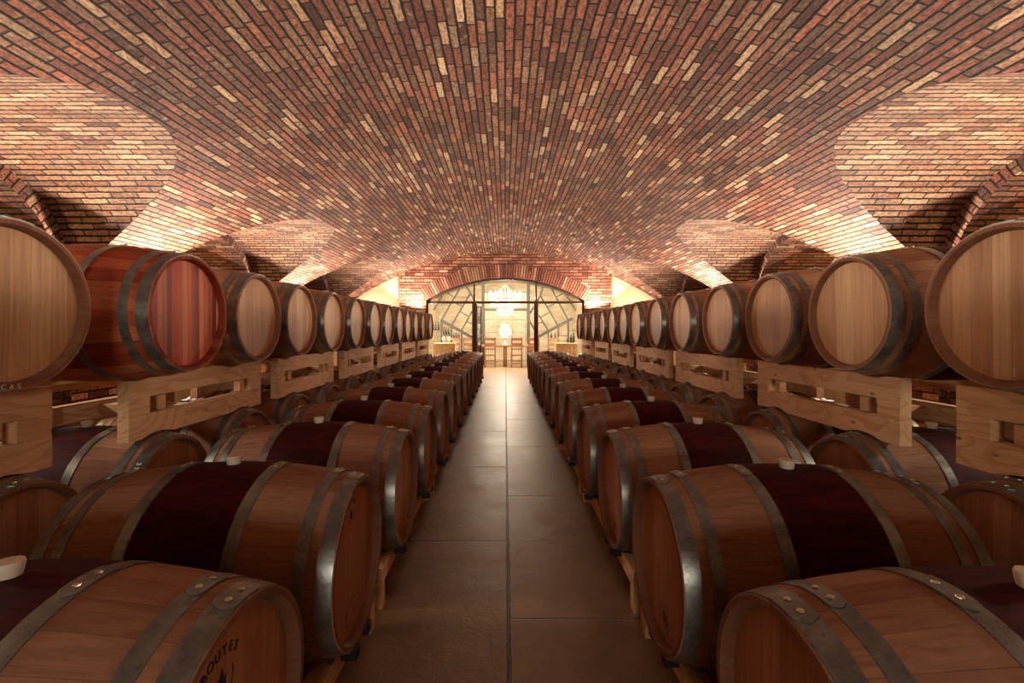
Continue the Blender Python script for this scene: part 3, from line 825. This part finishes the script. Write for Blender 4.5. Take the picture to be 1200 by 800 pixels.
def poly_mesh(loops):
    bm = bmesh.new()
    for lp in loops: bm.faces.new([bm.verts.new((x, y, 0)) for x, y in lp])
    bmesh.ops.triangulate(bm, faces=bm.faces[:]); me = bpy.data.meshes.new('p'); bm.to_mesh(me); bm.free(); return me
def figure(k=1.0):
    # small branded figure: hooded body with a staff, in a dotted ring
    lp = [[(-.012, -.03), (.014, -.03), (.018, -.012), (.010, .004), (.006, .018), (0, .034), (-.004, .02), (-.010, .006), (-.016, -.010)],
          [(.012, .0), (.024, .012), (.026, .010), (.016, -.004)], [(-.016, .008), (-.008, .014), (-.008, .010), (-.016, .004)]]
    for i in range(26):
        a = -2.6 + 2.9*i/25; x, y = .046*math.cos(a), .046*math.sin(a) - .002
        lp.append([(x - .0022, y - .0022), (x + .0022, y - .0022), (x + .0022, y + .0022), (x - .0022, y + .0022)])
    return poly_mesh([[(x*k, y*k) for x, y in l] for l in lp])
def frame_mesh(wd, hg, t=.0025):
    o = [(-wd, -hg), (wd, -hg), (wd, hg), (-wd, hg)]
    return poly_mesh([[(-wd, hg - t), (wd, hg - t), (wd, hg), (-wd, hg)], [(-wd, -hg), (wd, -hg), (wd, -hg + t), (-wd, -hg + t)],
                      [(-wd, -hg), (-wd + t, -hg), (-wd + t, hg), (-wd, hg)], [(wd - t, -hg), (wd, -hg), (wd, hg), (wd - t, hg)]])
def brand(bar, k=1.0, zc=.148, yc=-.022):
    word = 'BOUTES'; items = []
    for i, ch in enumerate(word):
        a = (i - 2.5)*.30; R_ = .075*k
        items.append((ch, yc + R_*math.sin(a)*1.0, zc + R_*math.cos(a)*.75, .027*k, -a*.75))
    items.append((figure(.85*k), yc + .003, zc - .0, 1, 0))
    stamp(bar, 'brand_stamp', items, M['ink'], label='burnt-in cooperage brand')
def boxed(bar, yc, zc, rot, txt='1992'):
    fm = frame_mesh(.045, .028); fm.transform(Matrix.Rotation(rot, 4, 'Z'))
    stamp(bar, 'boxed_stamp', [(fm, yc, zc, 1, 0), (txt, yc, zc, .03, rot)], M['ink'], label='faint boxed number stamp')
brand(low[-1, 0]); brand(low[-1, 1], .8, .17, -.03)
fm = frame_mesh(.05, .03)
stamp(low[-1, 1], 'boxed_stamp', [(fm, -.02, -.18, 1, .3)], M['ink'])
for k in (1, 2): boxed(low[1, k], .03, -.185, -.55, '1002')
def chalk_line(bar, y, z, h):
    stamp(bar, 'chalk_mark', [(poly_mesh([[(-.0016, -h/2), (.0016, -h/2), (.0016, h/2), (-.0016, h/2)]]), y, z, 1, 0)], M['chalk'], label='short white chalk line')
chalk_line(upp[-1, 0], -.02, -.236, .022); chalk_line(upp[1, 0], .02, -.235, .03); chalk_line(upp[1, 1], .01, -.235, .022)
chalk_line(upp[1, 2], .0, -.235, .02)
stamp(upp[-1, 0], 'chalk_writing', [('C', -.034, -.2765, .024, -.08), ('A', -.008, -.2795, .024, 0), ('S', .016, -.2785, .024, .06)], M['chalk'], X=L2 + .0008, label='white chalk letters CAS')
def hoop_write(bar, txt, ang, s, rot=0, x=.452, size=.035):
    bm = bmesh.new(); a0 = ang
    for i, ch in enumerate(txt):
        me = text_mesh(ch, size); a = a0 + i*size*.62/RH*(1 if s < 0 else -1)
        r = rad(x) + .0045; nrm = Vector((0, math.cos(a), math.sin(a))); tan = Vector((0, -math.sin(a), math.cos(a)))*(1 if s < 0 else -1); up = Vector((-1, 0, 0)) if s < 0 else Vector((-1, 0, 0))
        up = nrm.cross(tan)
        mt = Matrix(((tan.x, up.x, nrm.x, x), (tan.y, up.y, nrm.y, r*nrm.y), (tan.z, up.z, nrm.z, r*nrm.z), (0, 0, 0, 1)))
        me.transform(mt); bm.from_mesh(me)
    obj('chalk_writing', bm, M['chalk'], bar)['label'] = 'white chalk marks on the end hoop'
hoop_write(low2[-1, 2], '31B', PI + -.75 - 0.0, -1)
hoop_write(low2[1, 2], '7', PI/2 + .55, 1)

# ------------------------------------------------------------------ tasting room furniture
def chair(x, y, label, rot=0):
    t = thing('ladder_back_chair', (x, y, 0), label, 'chair', 'wooden ladder-back chairs in the tasting room'); t.rotation_euler = (0, 0, rot)
    W_, Dp, Hs, Hb = .20, .20, .46, 1.08
    bm = bmesh.new(); box(bm, -W_ - .01, W_ + .01, -Dp, Dp + .01, Hs - .04, Hs, .006); obj('seat', bm, M['chairwood'], t)
    for sx in (-1, 1):
        bm = bmesh.new(); bar(bm, (sx*(W_ - .02), -Dp + .02, 0), (sx*(W_ - .02), -Dp + .02, Hs - .04), .045); bar(bm, (sx*(W_ - .02), -Dp + .02, Hs), (sx*(W_ - .02), -Dp - .05, Hb), .04); obj('leg', bm, M['chairwood'], t)
        bm = bmesh.new(); bar(bm, (sx*(W_ - .02), Dp - .02, 0), (sx*(W_ - .02), Dp - .02, Hs - .04), .045); obj('leg', bm, M['chairwood'], t)
    for z, hh in ((Hb - .07, .09), (.83, .09), (.66, .05)):
        bm = bmesh.new(); box(bm, -W_ + .03, W_ - .03, -Dp - .02 - (z - .5)*.06, -Dp + .005 - (z - .5)*.06, z - hh/2, z + hh/2, .004); obj('back_slat', bm, M['chairwood'], t)
    for z in (.15, .24):
        bm = bmesh.new(); box(bm, -W_ + .03, W_ - .03, -Dp + .01, -Dp + .035, z - .02, z + .02); obj('stretcher', bm, M['chairwood'], t)
    return t
YC = 16.6
chair(-.535, YC, 'ladder-back chair tucked in just beyond the glass, near the open door leaf')
chair(.41, YC, 'ladder-back chair just beyond the glass, beside the table pedestal on the door-post side')
chair(1.0, YC - .12, 'ladder-back chair mostly hidden behind the dark door post without a door leaf')
chair(1.70, YC, 'ladder-back chair beyond the glass beside the crate stand with standing bottles')
chair(-1.80, YC, 'ladder-back chair beyond the glass under the full bottle shelves')
chair(-1.28, YC, 'ladder-back chair beyond the glass, beside the post with the open door leaf')
t = thing('dining_table', (0, YC + .55, 0), 'long wooden tasting table with thick pedestal leg behind the glass', 'table')
bm = bmesh.new(); box(bm, -1.35, 1.2, -.30, .42, .72, .79, .008); obj('table_top', bm, M['tablewood'], t)
for x in (-1.0, 0, .95):
    bm = bmesh.new(); box(bm, x - .075, x + .075, -.25, .1, 0.0, .72, .006); obj('leg', bm, M['chairwood'], t)
# white ornament on the table
t = thing('glass_ornament', (0, YC + .5, .79), 'bright white frosted glass cluster ornament on a dish in the table centre', 'ornament')
bm = bmesh.new(); lathe(bm, [(0, 0), (0, .12), (.03, .05), (.22, .03), (.24, .26), (.26, .28), (.25, .0)], 28, 'z'); obj('dish', bm, M['glass_white'], t)
bm = bmesh.new()
for i in range(46):
    a = i*2.4; z = .27 + .46*(i + .5)/46; rr = .22*math.sin(PI*min(1, (z - .2)/.58))**.7
    mt = Matrix.Translation((rr*math.cos(a)*random.uniform(.7, 1), rr*math.sin(a)*random.uniform(.7, 1), z)); bmesh.ops.create_icosphere(bm, subdivisions=2, radius=random.uniform(.035, .05), matrix=mt)
obj('glass_cluster', bm, M['glass_white'], t, smooth=True)
# chandelier
YCH = 16.75
t = thing('chandelier', (0, YCH, EYE), 'tiered round chandelier of candle bulbs hanging in the tasting room', 'chandelier')
for i in range(5):
    a = 2*PI*i/5 + .3; bm = bmesh.new(); tube(bm, (0, 0, 1.66), (.52*math.cos(a), .52*math.sin(a), 1.12), .008, 6); obj('suspension_rod', bm, M['cage'], t)
def ring_(r, z, th):
    bm = bmesh.new(); lathe(bm, [(z - th, r), (z + th, r), (z + th, r - .02), (z - th, r - .02)], 40, 'z', closed=True); return bm
for r, z in ((.56, 1.12), (.30, .80), (.14, .62)): obj('ring', ring_(r, z, .015), M['cage'], t)
bm = bmesh.new(); tube(bm, (0, 0, 1.66), (0, 0, .5), .012, 8); obj('stem', bm, M['cage'], t)
for i in range(14):
    a = 2*PI*i/14; bm = bmesh.new(); x, y = .55*math.cos(a), .55*math.sin(a)
    lathe(bm, [(1.13, 0), (1.13, .018), (1.24, .020), (1.28, .034), (1.33, .034), (1.40, .004), (1.40, 0)], 10, 'z')
    for v in bm.verts: v.co.x += x; v.co.y += y
    obj('candle_bulb', bm, M['bulb'], t, smooth=True)
def drops(r, z0, n, rows_, name):
    bm = bmesh.new()
    for j in range(rows_):
        for i in range(n):
            a = 2*PI*(i + .5*(j % 2))/n; bmesh.ops.create_icosphere(bm, subdivisions=1, radius=.016, matrix=Matrix.Translation((r*math.cos(a), r*math.sin(a), z0 - j*.045)) @ Matrix.Scale(1.5, 4, (0, 0, 1)))
    o = obj(name, bm, M['crystal'], t); o['kind'] = 'stuff'
drops(.54, 1.08, 36, 5, 'crystal_curtain'); drops(.29, .77, 24, 5, 'crystal_curtain'); drops(.13, .60, 12, 3, 'crystal_curtain')

# grey steel gantry with arched beam, posts and braces
YS = 18.0; K = YS/545
def W2(px, py): return ((px - 592)*K, 0, EYE + (387 - py)*K)
t = thing('steel_gantry', (0, YS - .16, 0), 'grey painted steel arch frame with two posts in front of the wine cage', 'frame')
for px in (566.5, 619):
    bm = bmesh.new(); x = (px - 592)*K; box(bm, x - .06, x + .06, -.06, .06, 0, EYE + 1.82, .004); obj('post', bm, M['greysteel'], t)
bm = bmesh.new(); R2 = 6.2; arcbar(bm, R2, -.05, .05, 2.8, .10, EYE + 1.95 - R2); obj('arched_beam', bm, M['greysteel'], t)
bm = bmesh.new(); box(bm, -.8, .85, -.04, .04, EYE + (387 - 364.5)*K, EYE + (387 - 361.5)*K, .003); obj('cross_beam', bm, M['greysteel'], t)
for a, b in (((619, 370), (629, 354)), ((620, 376), (626, 386)), ((629, 354), (633, 346)), ((633, 346), (636, 336)), ((546, 335), (552, 344)), ((552, 344), (556, 352))):
    bm = bmesh.new(); bar(bm, W2(*a), W2(*b), .07, .05); obj('brace', bm, M['greysteel'], t)
# leaning lattice wine racks, one each side
LAT = {-1: dict(main=((516.5, 375), (562, 400)), rails=[((538.7, 337.6), (517.6, 374.5)), ((551, 344), (529, 381.5)), ((553, 365), (541, 387)), ((519, 344), (508, 363.6))],
                rungs=[((524, 343), (530.6, 347)), ((534.7, 355.5), (541, 358.7)), ((539.5, 365), (549, 371)), ((547.7, 376.6), (552.6, 379))],
                posts=[(517.5, 377, 408), (529, 383, 410), (541, 389, 410)], shelves=[(504, 517.5, 386.5), (517.5, 529, 392.5), (529, 541, 397)]),
       1: dict(main=((671, 373), (624, 398)), rails=[((646, 337.6), (666, 375)), ((633, 346), (654, 381.5)), ((631.4, 369), (643, 388)), ((661.5, 342.5), (675, 364))],
               rungs=[((651.7, 348), (660.7, 343)), ((642, 359), (649.5, 356.5)), ((633, 372), (643.6, 366)), ((631, 379), (636, 377))],
               posts=[(642.5, 389, 410), (654.3, 383, 410), (666, 377, 408)], shelves=[(654.3, 666, 393), (666, 678, 387), (642.5, 654.3, 397)])}
def bottle(x, y, z, label, h=.31, group='wine bottles in the tasting room'):
    t = thing('wine_bottle', (x, y, z), label, 'bottle', group); k = h/.31
    bm = bmesh.new(); lathe(bm, [(0, 0), (0, .036), (.008, .038), (.19*k, .038), (.225*k, .016), (.30*k, .0145), (.31*k, .0145), (.31*k, 0)], 14, 'z'); obj('bottle_body', bm, M['bottle'], t, smooth=True, autos=.8)
    bm = bmesh.new(); lathe(bm, [(.245*k, .0165), (.313*k, .0165), (.313*k, 0)], 14, 'z'); obj('capsule', bm, M['rust'], t, smooth=True, autos=.8)
    return t
for s in (-1, 1):
    L_ = LAT[s]
    t = thing('lattice_wine_shelf', (0, YS, 0), 'leaning grey steel lattice with ' + ('full bottle shelves, behind the open door leaf' if s < 0 else 'one nearly empty shelf, opposite the bottle-filled lattice'), 'shelf', 'steel lattices of the tasting room')
    bm = bmesh.new(); bar(bm, W2(*L_['main'][0]), W2(*L_['main'][1]), .11, .07); obj('sloping_beam', bm, M['greysteel'], t)
    for a, b in L_['rails']: bm = bmesh.new(); bar(bm, W2(*a), W2(*b), .055, .05); obj('rail', bm, M['greysteel'], t)
    for a, b in L_['rungs']: bm = bmesh.new(); bar(bm, W2(*a), W2(*b), .04, .04); obj('rung', bm, M['greysteel'], t)
    for px, y0, _ in L_['posts']: bm = bmesh.new(); x = (px - 592)*K; box(bm, x - .03, x + .03, -.03, .03, 0, EYE + (387 - y0)*K); obj('post', bm, M['greysteel'], t)
    for a, b, py in L_['shelves']: bm = bmesh.new(); box(bm, (a - 592)*K, (b - 592)*K, -.14, .14, EYE + (386.4 - py)*K, EYE + (387.3 - py)*K); obj('shelf_board', bm, M['greysteel'], t)
for px, py, lab in ((507.5, 386.5, 'on the topmost shelf at the wall end'), (510.5, 386.5, 'in the middle of the topmost shelf'), (514, 386.5, 'on the topmost shelf beside the post')):
    x, _, z = W2(px, py); bottle(x, YS, z + .012, 'dark wine bottle standing %s of the bottle-filled lattice' % lab)
for i, (px, lab) in enumerate(((520.3, 'beside the outer post'), (523, 'in the middle'), (526, 'beside the inner post'))):
    x, _, z = W2(px, 392.5); bottle(x, YS, z + .016, 'dark wine bottle standing %s on the second shelf of the lattice' % lab)
for i, (px, lab) in enumerate(((532, 'beside the outer post'), (534.7, 'in the middle'), (537.6, 'beside the inner post'))):
    x, _, z = W2(px, 397); bottle(x, YS, z + .012, 'dark wine bottle standing %s on the lowest shelf of the lattice' % lab, .23)
for i, (px, lab) in enumerate(((646, 'nearer the door post'), (650.5, 'nearer the middle post'))):
    x, _, z = W2(px, 397); bottle(x, YS, z + .012, 'lone dark bottle %s on the nearly empty lattice' % lab, .26)
# wine cage
YK = 19.6; K2 = YK/545
t = thing('wine_cage', (0, YK, 0), 'tall barred steel wine cage against the cream stone wall', 'cage')
for x in (-.86, .86): bm = bmesh.new(); box(bm, x - .025, x + .025, -.025, .025, 0, 2.95); obj('cage_post', bm, M['cage'], t)
for z in (.05, EYE - .1, EYE + .45, 2.9): bm = bmesh.new(); box(bm, -.86, .86, -.02, .02, z - .02, z + .02); obj('cage_rail', bm, M['cage'], t)
for i in range(1, 22):
    x = -.86 + 1.72*i/22; bm = bmesh.new(); box(bm, x - .008, x + .008, -.008, .008, .05, 2.9); obj('cage_bar', bm, M['cage'], t)
# crate stands with bottles and glasses
def stand(x, y, label):
    t = thing('crate_stand', (x, y, 0), label, 'stand', 'pale crate stands flanking the table')
    bm = bmesh.new(); box(bm, -.36, .36, -.28, .28, .86, .90, .004); obj('stand_top', bm, M['lightwood'], t)
    for i in range(6):
        xx_ = -.30 + .12*i; bm = bmesh.new(); box(bm, xx_ - .052, xx_ + .052, -.26, -.24, .05, .86, .002); obj('front_slat', bm, M['lightwood'], t)
    bm = bmesh.new(); box(bm, -.35, .35, -.23, .26, 0.0, .86); obj('carcass', bm, M['lightwood'], t)
def goblet(x, y, z, label):
    bm = bmesh.new(); lathe(bm, [(0, 0), (0, .035), (.004, .035), (.008, .005), (.08, .005), (.10, .03), (.14, .038), (.19, .03), (.186, .027), (.14, .034), (.105, .02), (.1, 0)], 16, 'z')
    o = obj('wine_glass', bm, M['glass_white'], None, (x, y, z), smooth=True); tag(o, label, 'wine glass', 'wine glasses on the crate stands')
YQ = 15.5
stand(-2.0, YQ, 'pale slatted crate stand below the bottle-filled lattice')
stand(2.02, YQ, 'pale slatted crate stand carrying three dark bottles')
for px, h, lab in ((669.2, .30, 'tall'), (672.2, .34, 'tallest'), (665.5, .2, 'short')):
    bottle((px - 592)*YQ/545, YQ - .02, .90, '%s dark bottle among the three on the pale crate stand' % lab, h, 'bottles on the crate stand')
for px, lab in ((519.5, 'wine glass on the stand without bottles, nearer the wall'), (526, 'wine glass on the stand without bottles, nearer the chairs')):
    goblet((px - 592)*YQ/545, YQ, .90, lab)
